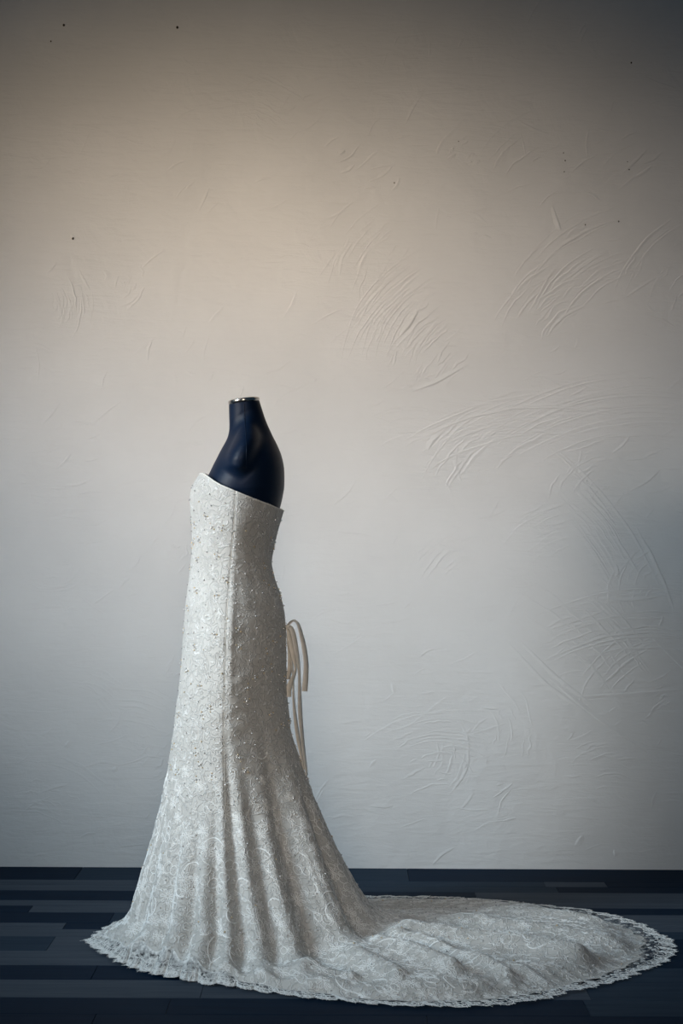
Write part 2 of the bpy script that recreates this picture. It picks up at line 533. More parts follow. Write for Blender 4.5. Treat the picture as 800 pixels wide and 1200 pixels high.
pys = np.concatenate([np.linspace(473, 575, 100), np.linspace(577, 690, R_ - 100)])
th = np.linspace(0, 2 * np.pi, C_, endpoint=False)
def sm(arr, q):   # smooth table lookup
    a = np.interp(q, tp, arr)
    return a
def smooth_cols(v, n=3):
    v = v.copy()
    for _ in range(n):
        v[1:-1] = 0.25 * v[:-2] + 0.5 * v[1:-1] + 0.25 * v[2:]
    return v
f_, b_, w_, ax_, ay_, cx_ = (smooth_cols(sm(a, pys), 6) for a in (tf, tb, twy, sax, say, scx))
V = np.zeros((R_, C_, 3))
for i in range(R_):
    xc = X((f_[i] + b_[i]) / 2); hx = (b_[i] - f_[i]) / 2 / PPM
    c, s = np.cos(th), np.sin(th)
    r1 = 1 / np.sqrt((c / hx) ** 2 + (s / w_[i]) ** 2)
    # shoulder stump ellipse seen from the torso centre
    ox = X(cx_[i]) - xc
    A = (c / ax_[i]) ** 2 + (s / ay_[i]) ** 2
    B = -2 * ox * c / ax_[i] ** 2
    Cc = (ox / ax_[i]) ** 2 - 1
    disc = B * B - 4 * A * Cc
    r2 = np.where(disc > 0, (-B + np.sqrt(np.maximum(disc, 0))) / (2 * A), 0)
    kk = 0.022
    h = np.clip(0.5 + 0.5 * (r1 - r2) / kk, 0, 1)
    r = r2 * (1 - h) + r1 * h + kk * h * (1 - h) * 0.6
    V[i, :, 0] = xc + r * c
    V[i, :, 1] = r * s
    tilt = 0.14 * (1 - sstep(473, 512, pys[i]))
    V[i, :, 2] = Z(pys[i]) + tilt * (V[i, :, 0] - X(285.6))
Vt = local(V.reshape(-1, 3), form)
torso = mesh_obj('torso', Vt, grid_faces(R_, C_, True)[:, ::-1], M_FORM, form)
# stitched seam over the shoulder, seen as a fine welt from neck to armhole
def tube(path, rad, nseg=8, closed=False):
    path = np.asarray(path, float); n = len(path)
    rad = np.broadcast_to(np.asarray(rad, float), (n,))
    t = np.gradient(path, axis=0) if not closed else np.roll(path, -1, 0) - np.roll(path, 1, 0)
    t /= np.linalg.norm(t, axis=1)[:, None] + 1e-12
    ref = np.where(np.abs(t[:, 2:3]) < 0.9, np.array([[0, 0, 1.0]]), np.array([[0, 1.0, 0]]))
    u = np.cross(t, ref); u /= np.linalg.norm(u, axis=1)[:, None] + 1e-12
    v = np.cross(t, u)
    a = np.linspace(0, 2 * np.pi, nseg, endpoint=False)
    P = path[:, None] + rad[:, None, None] * (np.cos(a)[None, :, None] * u[:, None] + np.sin(a)[None, :, None] * v[:, None])
    F = grid_faces(n, nseg, True)
    if closed:
        extra = np.stack([(n - 1) * nseg + np.arange(nseg), (n - 1) * nseg + (np.arange(nseg) + 1) % nseg,
                          (np.arange(nseg) + 1) % nseg, np.arange(nseg)], -1)
        F = np.concatenate([F, extra])
    return P.reshape(-1, 3), F
for side in (-1, 1):
    jj = [int(round((1 if side > 0 else 3) * C_ / 4))] * R_
    pts = []
    for i in range(2, 78):
        q = V[i]
        tx = X(np.interp(pys[i], [473, 498, 512, 525, 552], [286, 288, 290.5, 292, 292]))
        cand = np.where(q[:, 1] * side > 0)[0]
        j = cand[np.argmin(np.abs(q[cand, 0] - tx))]
        j0 = (j - 1) % C_; j1 = (j + 1) % C_
        # interpolate in x
        a, b = (j, j1) if (q[j, 0] - tx) * (q[j1, 0] - tx) <= 0 else (j, j0)
        den = q[b, 0] - q[a, 0]
        w = 0 if abs(den) < 1e-9 else np.clip((tx - q[a, 0]) / den, 0, 1)
        pts.append(q[a] * (1 - w) + q[b] * w)
    P, F = tube(local(smooth_cols(np.array(pts), 6), form), 0.0011, 6)
    mesh_obj('shoulder_seam', P, F, M_FORM, torso)
# metal neck cap: a tilted turned plate with rounded rim
cap_prof = [(0.0, 0.0), (0.93, 0.0), (1.0, 0.0012), (1.02, 0.0025), (1.02, 0.0090), (1.0, 0.0105), (0.93, 0.0118), (0.5, 0.0135), (0.0, 0.0138)]
cv = []
top = V[0]
tc_ = top.mean(0)
for q, h in cap_prof:
    ring = tc_ + (top - tc_) * q
    ring = ring + np.array([-0.14 * h, 0, h])
    cv.append(ring)
mesh_obj('neck_cap', local(np.concatenate(cv), form), grid_faces(len(cap_prof), C_, True), M_CHROME, form)
# stand hidden under the skirt
P, F = tube([(0, 0, 0.02), (0, 0, 0.6), (0, 0, 1.0)], 0.014, 16)
mesh_obj('stand_pole', P, F, M_STAND, form)
bp = [(0.0, 0.0005), (0.15, 0.0005), (0.155, 0.006), (0.15, 0.012), (0.05, 0.02), (0.02, 0.04), (0.0, 0.04)]
a = np.linspace(0, 2 * np.pi, 40, endpoint=False)
bv = np.concatenate([np.stack([r * np.cos(a), r * np.sin(a), np.full(40, z)], 1) for r, z in bp])
mesh_obj('stand_base', bv, grid_faces(len(bp), 40, True), M_STAND, form)

# ------------------------------------------------------------------ wedding dress
dress = empty('wedding_dress', (X(285), 0, 0),
              'ivory strapless lace wedding gown with beading, back ribbon and long train', 'dress')
OX, OY = X(285), 0.0
# silhouettes (picture rows, front edge, back edge, side seam)
sp = np.array([550, 556, 562, 570, 580, 590, 600, 620, 640, 660, 680, 700, 720, 740, 780, 820, 860, 900, 940, 980, 1020, 1040, 1060])
sf = np.array([236, 234, 229, 225, 222, 221.8, 223, 225, 225.8, 224, 221.3, 219, 217.3, 216, 213, 209, 204, 198, 190.5, 181, 169, 163, 158])
sb = np.array([334, 334, 334, 334, 334, 334, 332.5, 326.5, 321, 318.5, 322.5, 330, 334.5, 336, 336.5, 337.5, 342.5, 356.5, 371.5, 389, 410, 421, 434])
ss = np.array([280, 280, 280, 280, 280, 280, 279.5, 278, 276, 274.5, 273, 272, 271, 270.5, 270, 269.5, 269, 270, 272, 275, 279, 282, 285])
sw = np.array([.13, .134, .138, .143, .148, .150, .149, .143, .133, .126, .133, .147, .160, .170, .180, .182, .179, .183, .198, .230, .272, .298, .325])
sk = np.array([.15, .15, .16, .18, .20, .22, .23, .24, .25, .26, .27, .28, .30, .32, .36, .38, .36, .32, .24, .14, .08, .05, .03])

hem_px = [(101, 1103), (106, 1116), (122, 1126), (150, 1137), (185, 1147), (225, 1155), (270, 1162), (330, 1170), (400, 1177),
          (470, 1183), (540, 1184), (600, 1180), (650, 1172), (700, 1161), (745, 1148), (780, 1132), (799, 1115), (797, 1102),
          (775, 1090), (740, 1077), (700, 1068), (640, 1060), (560, 1054), (480, 1052), (425, 1052), (340, 1053), (250, 1057),
          (185, 1068), (145, 1080), (115, 1092)]
hx, hy = np.array([floor_pt(*p) for p in hem_px]).T
ha = np.arctan2(hy - OY, hx - OX); hr = np.hypot(hx - OX, hy - OY)
o_ = np.argsort(ha); ha, hr = ha[o_], hr[o_]
aa = np.concatenate([ha - 2 * np.pi, ha, ha + 2 * np.pi]); rr_ = np.tile(hr, 3)
fine = np.linspace(-2 * np.pi, 2 * np.pi, 1441)
fr = np.interp(fine, aa, rr_)
for _ in range(6): fr[1:-1] = 0.25 * fr[:-2] + 0.5 * fr[1:-1] + 0.25 * fr[2:]
def hem_r(t): return np.interp((t + np.pi) % (2 * np.pi) - np.pi, fine, fr)

# column angles: denser where the hem is long
tt = np.linspace(-np.pi, np.pi, 4001)
ex, ey = hem_r(tt) * np.cos(tt), hem_r(tt) * np.sin(tt)
arc = np.concatenate([[0], np.cumsum(np.hypot(np.diff(ex), np.diff(ey)))])
HEM_LEN = arc[-1]
mixf = 0.45 * (tt + np.pi) / (2 * np.pi) + 0.55 * arc / arc[-1]
NU = 1040
TH = np.interp(np.linspace(0, 1, NU, endpoint=False), mixf, tt)
ARC = np.interp(TH, tt, arc)
c, s = np.cos(TH), np.sin(TH)
NB, NL = 250, 170

def tab(a, py): return np.interp(py, sp, a)
def ring_xyz(py):
    """py: (..,NU) picture rows -> x, y of the undisplaced gown"""
    xs, xf, xb = X(tab(ss, py)), X(tab(sf, py)), X(tab(sb, py))
    k = tab(sk, py)
    x = xs + np.where(c < 0, xs - xf, xb - xs) * c
    yy = tab(sw, py) * np.sign(s) * ((1 - k) * np.abs(s) + k * (1.16 - np.sqrt(c * c + 0.0256)) * np.minimum(1, np.abs(s) * 3) )
    return x, yy
nk_x = np.array([232, 236, 240, 246, 254, 262, 280, 300, 318, 334]); nk_y = np.array([557, 556, 556.5, 560, 565.5, 570, 577.5, 585.5, 592.5, 600])
pt = np.full(NU, 575.0)
for _ in range(30):
    x, _y = ring_xyz(pt)
    pt = 0.5 * pt + 0.5 * np.interp(400 + x * PPM, nk_x, nk_y)
PB = 1060.0
v = np.linspace(0, 1, NB)
PY = pt[None, :] + (PB - pt[None, :]) * v[:, None]
bx, by = ring_xyz(PY)
bz = Z(PY)
# smooth the tables' kinks down the length
for _ in range(10):
    bx[1:-1] = 0.25 * bx[:-2] + 0.5 * bx[1:-1] + 0.25 * bx[2:]
    by[1:-1] = 0.25 * by[:-2] + 0.5 * by[1:-1] + 0.25 * by[2:]

def angd(a, b): return (a - b + np.pi) % (2 * np.pi) - np.pi
deg = np.degrees
# fold field shared by hanging skirt and train: function of column angle, and "drop" q (0 at hip .. 1 at ring PB .. >1 on floor)
RIDGES = [  # (angle at drop 0, angle at drop 1, angle at drop 2, width deg, amplitude, start drop)
    (-26, -43, -43, 8.0, 0.030, 0.25),
    (-16, -31, -32, 6.0, -0.018, 0.35),
    (-10, -18, -20, 9, 0.012, 0.4),
    (-52, -57, -54, 6.0, -0.024, 0.15),
    (-62, -66, -62, 4.5, 0.018, 0.45),
    (-74, -73, -69, 4.0, -0.014, 0.35),
    (-82, -79, -76, 3.6, 0.015, 0.30),
    (-88, -86, -83, 3.0, -0.016, 0.10),
    (-93, -92, -90, 3.4, 0.014, 0.40),
    (-99, -98, -97, 3.0, -0.013, 0.45),
    (-106, -105, -104, 3.6, 0.010, 0.5),
    (-113, -112, -111, 3.0, -0.012, 0.5),
    (-121, -120, -119, 3.6, 0.010, 0.5),
    (-128, -127, -126, 3.0, -0.012, 0.55),
    (-138, -137, -135, 4.6, 0.009, 0.5),
    (-150, -148, -146, 4.0, -0.010, 0.55),
    (-163, -162, -160, 5.0, 0.007, 0.5),
    (26, 42, 45, 6, 0.02, 0.25), (50, 56, 56, 6, -0.02, 0.25), (75, 76, 74, 5, 0.015, 0.4),
    (95, 96, 96, 5, -0.012, 0.4), (112, 112, 112, 5, 0.012, 0.4), (130, 130, 130, 5, -0.01, 0.4), (150, 150, 150, 5, 0.01, 0.5),
]
def folds(q):
    """q: (R,NU) drop"""
    out = np.zeros_like(q)
    for a0, a1, a2, w, amp, st in RIDGES:
        ang = np.where(q < 1, a0 + (a1 - a0) * q, a1 + (a2 - a1) * np.clip(q - 1, 0, 1))
        d = angd(TH[None, :], np.radians(ang))
        wd = np.radians(w) * (0.75 + 0.35 * np.clip(q, 0, 1.5))
        out += amp * sstep(st, 1.0, q) * np.exp(-(d / wd) ** 2) 
    return out

drop = (PY - 760.0) / (PB - 760.0)
fd = folds(np.clip(drop, 0, 1))
# small vertical gathers
fd += 0.0026 * sstep(0.55, 1.0, drop) * vnoise(ARC[None, :] * 26 + 0 * drop, drop * 1.4, 3)
# diagonal drag wrinkles over the hip and loose relief of the lace
wr = vnoise((bx + 0.8 * bz) * 9.0, (bz - 0.55 * bx) * 34.0, 21)
hipm = np.exp(-((PY - 790) / 75.0) ** 2) * np.exp(-((deg(TH)[None, :] + 100) / 30.0) ** 2)
fd += 0.0028 * hipm * wr
fd += 0.0016 * fbm(bx * 22 + by * 9, bz * 22 + by * 13, 31)
# side seam groove with a soft roll behind it
dth = angd(TH[None, :], np.radians(-90.0))
sl = dth * tab(sw, PY)
seamfade = 1 - sstep(900, 1010, PY)
fd += seamfade * (-0.0015 * np.exp(-(dth / 0.022) ** 2) + 0.0030 * np.exp(-((PY - 740) / 70.0) ** 2) * np.exp(-((dth - 0.09) / 0.055) ** 2))
# push along the horizontal ring normal
tx = np.roll(bx, -1, 1) - np.roll(bx, 1, 1); ty = np.roll(by, -1, 1) - np.roll(by, 1, 1)
ln = np.hypot(tx, ty) + 1e-9
nx, ny = ty / ln, -tx / ln
bx2, by2 = bx + fd * nx, by + fd * ny
# keep the outline seen by the camera: front and back edges stay on the silhouette
body = np.stack([bx2, by2, bz], -1)

# ---- floor part
zb = Z(PB)
RH = hem_r(TH)
lace_w = 0.052 + 0.040 * np.exp(-(TH / 0.42) ** 2) + 0.012 * np.exp(-((TH + 0.8) / 0.5) ** 2)
ragged = lace_w * (0.28 * vnoise(ARC * 11, 0.4, 81) + 0.12 * vnoise(ARC * 38, 0.9, 82))
HX = OX + (RH - lace_w) * c; HY = OY + (RH - lace_w) * s
B = body[-1]
Lh = np.hypot(HX - B[:, 0], HY - B[:, 1])
u = np.linspace(0, 1, NL + 1)[1:]
u = u ** 1.25
dist = u[:, None] * Lh[None, :]
lam = 0.040 + 0.030 * np.exp(-(TH / 0.9) ** 2)
lx = B[None, :, 0] + (HX - B[:, 0])[None, :] * u[:, None]
ly = B[None, :, 1] + (HY - B[:, 1])[None, :] * u[:, None]
lx -= (ragged * c)[None, :] * (u ** 8)[:, None]
ly -= (ragged * s)[None, :] * (u ** 8)[:, None]
trainm = np.exp(-(TH / 0.95) ** 4)[None, :]
h0 = (0.012 + 0.016 * trainm) * (1 - 0.7 * sstep(0.25, 0.7, TH))[None, :]
edge = 1 - sstep(0.80, 1.0, u)[:, None]
base = (0.006 + h0 * edge)
dec = np.exp(-dist / lam[None, :])
lz = base + (zb - base) * dec
q2 = 1 + np.clip(dist / 0.55, 0, 1)
ff = folds(q2)
fade = np.exp(-dist / (0.16 + 0.30 * trainm))
lz_f = 1.15 * ff * fade * (1 - dec) * (1 - 0.85 * sstep(0.2, 0.5, TH))[None, :]
# near the ring the push is sideways, turning to upward on the floor
bl = dec
# crumples
ang2 = ARC[None, :] + 0 * lx
rg = 1 - np.sqrt(fbm(lx * 6 + 3.1, ly * 9 + 1.7, 41, 2) ** 2 + 0.02) * 2.0
rg2 = 1 - np.sqrt(fbm(lx * 14 + 8.3, ly * 17 + 4.9, 47, 2) ** 2 + 0.02) * 2.0
near = np.exp(-((deg(TH) + 75) / 48.0) ** 2)[None, :]
cr = (0.004 + 0.013 * near + 0.004 * trainm) * rg + (0.001 + 0.0045 * near + 0.0008 * trainm) * rg2
farm = (1 - 0.85 * sstep(0.25, 0.7, TH) * (1 - sstep(1.9, 2.6, TH)))[None, :]
hemm = sstep(0.03, 0.12, dist) * (1 - sstep(0.88, 1.0, u)[:, None]) * farm
# long soft rolls in the train, running back from the skirt
roll = 0.018 * np.exp(-((ly - 0.02 - 0.03 * np.sin(lx * 5)) / 0.05) ** 2) * sstep(-0.1, 0.15, lx) * (1 - sstep(0.35, 0.75, lx))
roll += 0.022 * np.exp(-((ly - 0.40 - 0.06 * np.clip(0.3 - lx, 0, 1)) / 0.035) ** 2) * sstep(0.0, 0.15, lx) * (1 - sstep(0.3, 0.6, lx))
roll -= 0.016 * np.exp(-((ly - 0.31) / 0.035) ** 2) * sstep(0.0, 0.15, lx) * (1 - sstep(0.3, 0.55, lx))
for (x0, y0, x1, y1, w, am) in ((0.02, -0.14, 0.28, -0.44, 0.030, 0.040), (0.14, -0.16, 0.42, -0.42, 0.026, 0.030), (0.02, -0.06, 0.62, -0.26, 0.040, 0.034),
                                (-0.02, -0.26, 0.14, -0.47, 0.024, 0.024), (0.22, -0.22, 0.52, -0.42, 0.022, 0.014),
                                (-0.16, -0.36, 0.03, -0.44, 0.020, 0.022), (-0.28, -0.34, -0.10, -0.42, 0.018, 0.018), (-0.42, -0.26, -0.22, -0.36, 0.016, 0.014),
                                (0.35, 0.05, 0.85, -0.12, 0.035, 0.013), (0.45, 0.2, 0.8, 0.12, 0.03, 0.012)):
    dx, dy = x1 - x0, y1 - y0; l2 = dx * dx + dy * dy
    tpar = ((lx - x0) * dx + (ly - y0) * dy) / l2
    tc2 = np.clip(tpar, 0, 1)
    dd = np.hypot(lx - x0 - tc2 * dx, ly - y0 - tc2 * dy) + 0.005 * vnoise(lx * 10, ly * 10, 61)
    roll += am * np.exp(-(dd / w) ** 2)
lz = lz + hemm * (cr + roll) + lz_f * (1 - sstep(0.85, 1.0, u)[:, None])
lz += 0.0012 * fbm(lx * 30, ly * 30, 71) * edge
lz = np.maximum(lz, 0.004 + 0.002 * vnoise(lx * 20, ly * 20, 5) + 0.001)
low = np.stack([lx, ly, lz], -1)
G = np.concatenate([body, low], 0)          # (NB+NL, NU, 3)
# light smoothing near the turn of the skirt onto the floor
for _ in range(3):
    a, b = NB - 12, NB + 25
    G[a:b] = 0.25 * G[a - 1:b - 1] + 0.5 * G[a:b] + 0.25 * G[a + 1:b + 1]
NR = G.shape[0]
dU = np.roll(G, -1, 1) - np.roll(G, 1, 1)
dV = np.gradient(G, axis=0)
NRM = np.cross(dV, dU)
NRM /= np.linalg.norm(NRM, axis=2)[:, :, None] + 1e-12
if (NRM[100, :, 0] * c + NRM[100, :, 1] * s).mean() < 0: NRM = -NRM

def panel(name, r0, r1, cols):
    sub = G[r0:r1][:, cols]
    nn = NRM[r0:r1][:, cols]
    F = grid_faces(r1 - r0, len(cols))
    # outward facing winding: rows go down, columns counter-clockwise seen from above
    F = F[:, ::-1]
    return mesh_obj(name, local(sub.reshape(-1, 3), dress), F, M_CLOTH, dress, True, nn.reshape(-1, 3))
jn = int(np.argmin(np.abs(TH + np.pi / 2)))          # near seam
jf = int(np.argmin(np.abs(TH - np.pi / 2)))          # far seam
front_cols = list(range(jf, NU)) + list(range(0, jn + 1))
back_cols = list(range(jn, jf + 1))
rb = NB + 55
fp = panel('front_panel', 0, NR, front_cols)
fp['label'] = 'lit front panel of beaded ivory lace'
bp_ = panel('back_panel', 0, rb + 1, back_cols)
bp_['label'] = 'shaded back panel of ivory lace'
tr = panel('train', rb, NR, back_cols)
tr['label'] = 'long lace train spread over the floor'

# surface sampler
def samp(r, q):
    r = np.clip(np.asarray(r, float), 0, NR - 1.001); q = np.asarray(q, float) % NU
    r0 = r.astype(int); q0 = q.astype(int); q1 = (q0 + 1) % NU
    fr_ = (r - r0)[..., None]; fq = (q - q0)[..., None]
    def bi(A): return (A[r0, q0] * (1 - fq) + A[r0, q1] * fq) * (1 - fr_) + (A[r0 + 1, q0] * (1 - fq) + A[r0 + 1, q1] * fq) * fr_
    return bi(G), bi(NRM)
lenU = np.linalg.norm(dU, axis=2) / 2
lenV = np.linalg.norm(dV, axis=2)

# neckline binding and side seam welts
P, F = tube(local(G[0] + np.array([0, 0, 0.0005]), dress), 0.0019, 8, True)
mesh_obj('neckline_binding', P, F, M_BIND, dress)
for jj in (jn, jf):
    path = G[2:NB - 60, jj] + NRM[2:NB - 60, jj] * 0.0003
    P, F = tube(local(path, dress), 0.0007, 6)
    mesh_obj('side_seam', P, F, M_BIND, dress)

# ---- lace threads worked over the cloth: flowers, scrolls, crescents
TV, TF = [], []
tcount = 0
def thread(r, q, width, height=0.0011):
    """r,q polyline in grid coordinates"""
    global tcount
    P, Nn = samp(r, q)
    t = np.gradient(P, axis=0); t /= np.linalg.norm(t, axis=1)[:, None] + 1e-12
    sd = np.cross(Nn, t); sd /= np.linalg.norm(sd, axis=1)[:, None] + 1e-12
    w = width / 2
    n = len(P)
    V_ = np.concatenate([P - sd * w + Nn * 0.0002, P + Nn * height, P + sd * w + Nn * 0.0002])
    TV.append(V_); TF.append(grid_faces(3, n) + tcount)
    tcount += 3 * n
def motif_lines(kind):
    """list of polylines in metres"""
    out = []
    if kind == 'flower':
        npet = random.choice((6, 7, 8)); R = random.uniform(0.014, 0.023)
        for k in range(npet):
            a = 2 * math.pi * k / npet + random.uniform(-0.1, 0.1)
            t = np.linspace(0, 1, 13)
            rad = R * (0.28 + 0.72 * np.sin(np.pi * t) ** 0.75)
            an = a + (t - 0.5) * (2 * math.pi / npet) * 0.86 * (0.35 + 0.65 * np.sin(np.pi * t) ** 0.8 * 1.25)
            out.append((np.stack([rad * np.cos(an), rad * np.sin(an)], 1), 0.0017))
        t = np.linspace(0, 2 * np.pi, 11)
        out.append((np.stack([0.2 * R * np.cos(t), 0.2 * R * np.sin(t)], 1), 0.0022))
    elif kind == 'rings':
        x = 0.0
        for k in range(random.choice((2, 3))):
            R = random.uniform(0.008, 0.014)
            t = np.linspace(0, 2 * np.pi, 17)
            out.append((np.stack([x + R * np.cos(t), R * 1.15 * np.sin(t) + random.uniform(-.004, .004)], 1), 0.0017))
            x += R * 1.9
    elif kind == 'crescent':
        R = random.uniform(0.018, 0.032); t = np.linspace(0, 1, 15)
        a = (t - 0.5) * 2.4
        out.append((np.stack([R * np.cos(a) - R, R * np.sin(a)], 1), 0.0026))
        R2 = R * 1.28
        a2 = (t - 0.5) * 1.75
        out.append((np.stack([R2 * np.cos(a2) - R2 - 0.0015, R2 * np.sin(a2)], 1), 0.0014))
    elif kind == 'scroll':
        t = np.linspace(0, 1, 22)
        a = t * random.uniform(4.0, 6.5); R = random.uniform(0.010, 0.018) * (1 - 0.75 * t)
        out.append((np.stack([R * np.cos(a), R * np.sin(a)], 1), 0.0015))
    else:   # sprig: a wandering stem with small leaves
        n = 26; t = np.linspace(0, 1, n); ln = random.uniform(0.04, 0.08); ph = random.uniform(0, 6)
        st = np.stack([0.010 * np.sin(t * 7 + ph), (t - 0.5) * ln], 1)
        out.append((st, 0.0013))
        for k in range(4, n - 3, 6):
            sgn = 1 if (k // 6) % 2 else -1
            b = np.linspace(0, 1, 9); lf = 0.010
            x = sgn * lf * b; yv = lf * 0.42 * np.sin(np.pi * b)
            out.append((np.stack([st[k, 0] + x, st[k, 1] + 0.5 * lf * b + yv], 1), 0.0013))
            out.append((np.stack([st[k, 0] + x, st[k, 1] + 0.5 * lf * b - yv], 1), 0.0013))
    return out
def place_motif(r, q, kind, scale=1.0, wmul=1.0):
    ri, qi = int(r), int(q) % NU
    lu, lv = max(lenU[ri, qi], 1e-4), max(lenV[ri, qi], 1e-4)
    a = random.uniform(0, 2 * math.pi) if kind != 'sprig' else random.gauss(0, 0.5)
    ca, sa = math.cos(a), math.sin(a)
    for pl, w in motif_lines(kind):
        x = (pl[:, 0] * ca - pl[:, 1] * sa) * scale; yv = (pl[:, 0] * sa + pl[:, 1] * ca) * scale
        rr = r + yv / lv
        if rr.min() < 1 or rr.max() > NR - 2: continue
        thread(rr, q + x / lu, w * wmul)
def visible(P, Nn):
    view = np.array([0, -CAM_D, CAM_H]) - P
    return float(np.dot(view, Nn)) > -0.15 * np.linalg.norm(view)
cells = {}
def free(P, d):
    k = tuple(np.floor(P / d).astype(int))
    for a in (-1, 0, 1):
        for b in (-1, 0, 1):
            for e in (-1, 0, 1):
                for Q in cells.get((k[0] + a, k[1] + b, k[2] + e), ()):
                    if np.sum((P - Q) ** 2) < d * d: return False
    cells.setdefault(k, []).append(P)
    return True
# area-weighted candidates
area = (lenU * lenV)
area[:3] = 0; area[-3:] = 0
flat = np.cumsum(area.ravel()); flat /= flat[-1]
cand = np.searchsorted(flat, rng.random(26000))
placed = 0
for ci in cand:
    r, q = divmod(int(ci), NU)
    P = G[r, q]; Nn = NRM[r, q]
    if not visible(P, Nn): continue
    dens = float(np.clip((0.54 - P[2]) / 0.36, 0, 1)) ** 1.3          # lace pattern shows on the lower skirt and the train
    if random.random() > dens: continue
    if not free(P, 0.030): continue
    kind = random.choices(('flower', 'rings', 'crescent', 'scroll', 'sprig'), (4.5, 1.3, 1.3, 2.0, 3.4))[0]
    place_motif(r, q, kind, 1.0 if dens > 0.3 else 0.85, 1.0 if dens > 0.3 else 0.8)
    placed += 1
lace = mesh_obj('lace_applique', local(np.concatenate(TV), dress), np.concatenate(TF), M_THREAD, dress)
lace['kind'] = 'stuff'
lace['label'] = 'raised floral lace threads'

# ---- sheer scalloped lace edging round the hem
NE, NW = 2400, 11
te = np.interp(np.linspace(0, 1, NE, endpoint=False) * HEM_LEN, arc, tt)
ce, se = np.cos(te), np.sin(te)
arce = np.linspace(0, 1, NE, endpoint=False) * HEM_LEN
NSC = int(round(HEM_LEN / 0.056))
ph = arce / HEM_LEN * NSC + 0.25 * vnoise(arce * 6, 0.3, 8)
scal = np.abs(np.sin(np.pi * ph)) ** 0.6
outer = hem_r(te) - 0.021 + 0.020 * (scal - 0.75) + 0.004 * vnoise(arce * 140, 0.7, 9) + 0.010 * vnoise(arce * 7, 0.1, 10)
hemP = G[-1]
inx = np.interp(te, np.concatenate([TH, [np.pi]]), np.concatenate([hemP[:, 0], hemP[:1, 0]]))
iny = np.interp(te, np.concatenate([TH, [np.pi]]), np.concatenate([hemP[:, 1], hemP[:1, 1]]))
inz = np.interp(te, np.concatenate([TH, [np.pi]]), np.concatenate([hemP[:, 2], hemP[:1, 2]]))
# start the net a little way up under the cloth edge
wv = np.linspace(0, 1, NW)
E = np.zeros((NW, NE, 3)); UV = np.zeros((NW, NE, 2))
for i, w in enumerate(wv):
    ox_, oy_ = OX + outer * ce, OY + outer * se
    E[i, :, 0] = inx + (ox_ - inx) * w; E[i, :, 1] = iny + (oy_ - iny) * w
    wave = 0.5 + 0.5 * vnoise(arce * 9, w * 1.2, 12)
    E[i, :, 2] = np.maximum(0.0015, inz * (1 - w) ** 1.5 + 0.0015 + 0.007 * np.sin(np.pi * min(1, w * 0.9)) * wave + 0.006 * w * (0.5 + 0.5 * vnoise(arce * 24, 3.3, 13)))
    UV[i, :, 0] = np.exp(-((te + 0.3) / 1.05) ** 4); UV[i, :, 1] = w
edging = mesh_obj('lace_edging', local(E.reshape(-1, 3), dress), grid_faces(NW, NE, True)[:, ::-1], M_NET, dress, uv=UV.reshape(-1, 2))
edging['label'] = 'sheer scalloped lace edging round the hem'
# worked threads on the edging: rings, bars and eyelash fringe
EV, EF = [], []; ecount = 0
def samp_e(wr_, ai):
    wr_ = np.clip(np.asarray(wr_, float), 0, 1) * (NW - 1.001); ai = np.asarray(ai, float) % NE
    w0 = wr_.astype(int); a0 = ai.astype(int); a1 = (a0 + 1) % NE
    fw = (wr_ - w0)[..., None]; fa = (ai - a0)[..., None]
    return (E[w0, a0] * (1 - fa) + E[w0, a1] * fa) * (1 - fw) + (E[w0 + 1, a0] * (1 - fa) + E[w0 + 1, a1] * fa) * fw
def ethread(P, width, h=0.0012):
    global ecount
    t = np.gradient(P, axis=0); t /= np.linalg.norm(t, axis=1)[:, None] + 1e-12
    sd = np.cross(np.array([0, 0, 1.0]), t); sd /= np.linalg.norm(sd, axis=1)[:, None] + 1e-12
    up = np.array([0, 0, 1.0])
    EV.append(np.concatenate([P - sd * width / 2 + up * 0.0002, P + up * h, P + sd * width / 2 + up * 0.0002]))
    EF.append(grid_faces(3, len(P)) + ecount); ecount += 3 * len(P)
per = NE / HEM_LEN
for k in range(NSC * 3):
    ac = (k + random.uniform(0.1, 0.9)) / (NSC * 3) * NE
    for wc, rad in ((0.86, 0.0065), (random.uniform(0.60, 0.72), random.uniform(0.005, 0.009)), (random.uniform(0.2, 0.5), random.uniform(0.004, 0.008))):
        if wc < 0.5 and random.random() < 0.45: continue
        t = np.linspace(0, 2 * np.pi, 11)
        wid = np.hypot(outer[int(ac) % NE] * ce[int(ac) % NE] + OX - inx[int(ac) % NE], outer[int(ac) % NE] * se[int(ac) % NE] - iny[int(ac) % NE]) + 1e-4
        ethread(samp_e(wc + rad / wid * np.sin(t), ac + rad * np.cos(t) * per), 0.0013)
for w_ in (0.985, 0.80, 0.52):
    ai = np.linspace(0, NE, 1800)
    ethread(samp_e(w_ + 0.02 * vnoise(ai * 0.05, w_, 15), ai), 0.0017 if w_ > 0.9 else 0.0012)
for k in range(2600):
    ai = random.uniform(0, NE); ln_ = random.uniform(0.003, 0.009)
    p0 = samp_e(np.array([0.97]), np.array([ai]))[0]
    dirv = np.array([ce[int(ai) % NE], se[int(ai) % NE], 0]) + rng.normal(0, 0.35, 3) * np.array([1, 1, 0.25])
    p1 = p0 + dirv * ln_; p1[2] = max(p1[2], 0.001)
    ethread(np.stack([p0, (p0 + p1) / 2 + np.array([0, 0, 0.0008]), p1]), 0.0010, 0.0007)
et = mesh_obj('edging_thread', local(np.concatenate(EV), dress), np.concatenate(EF), M_THREAD, edging)
et['kind'] = 'stuff'

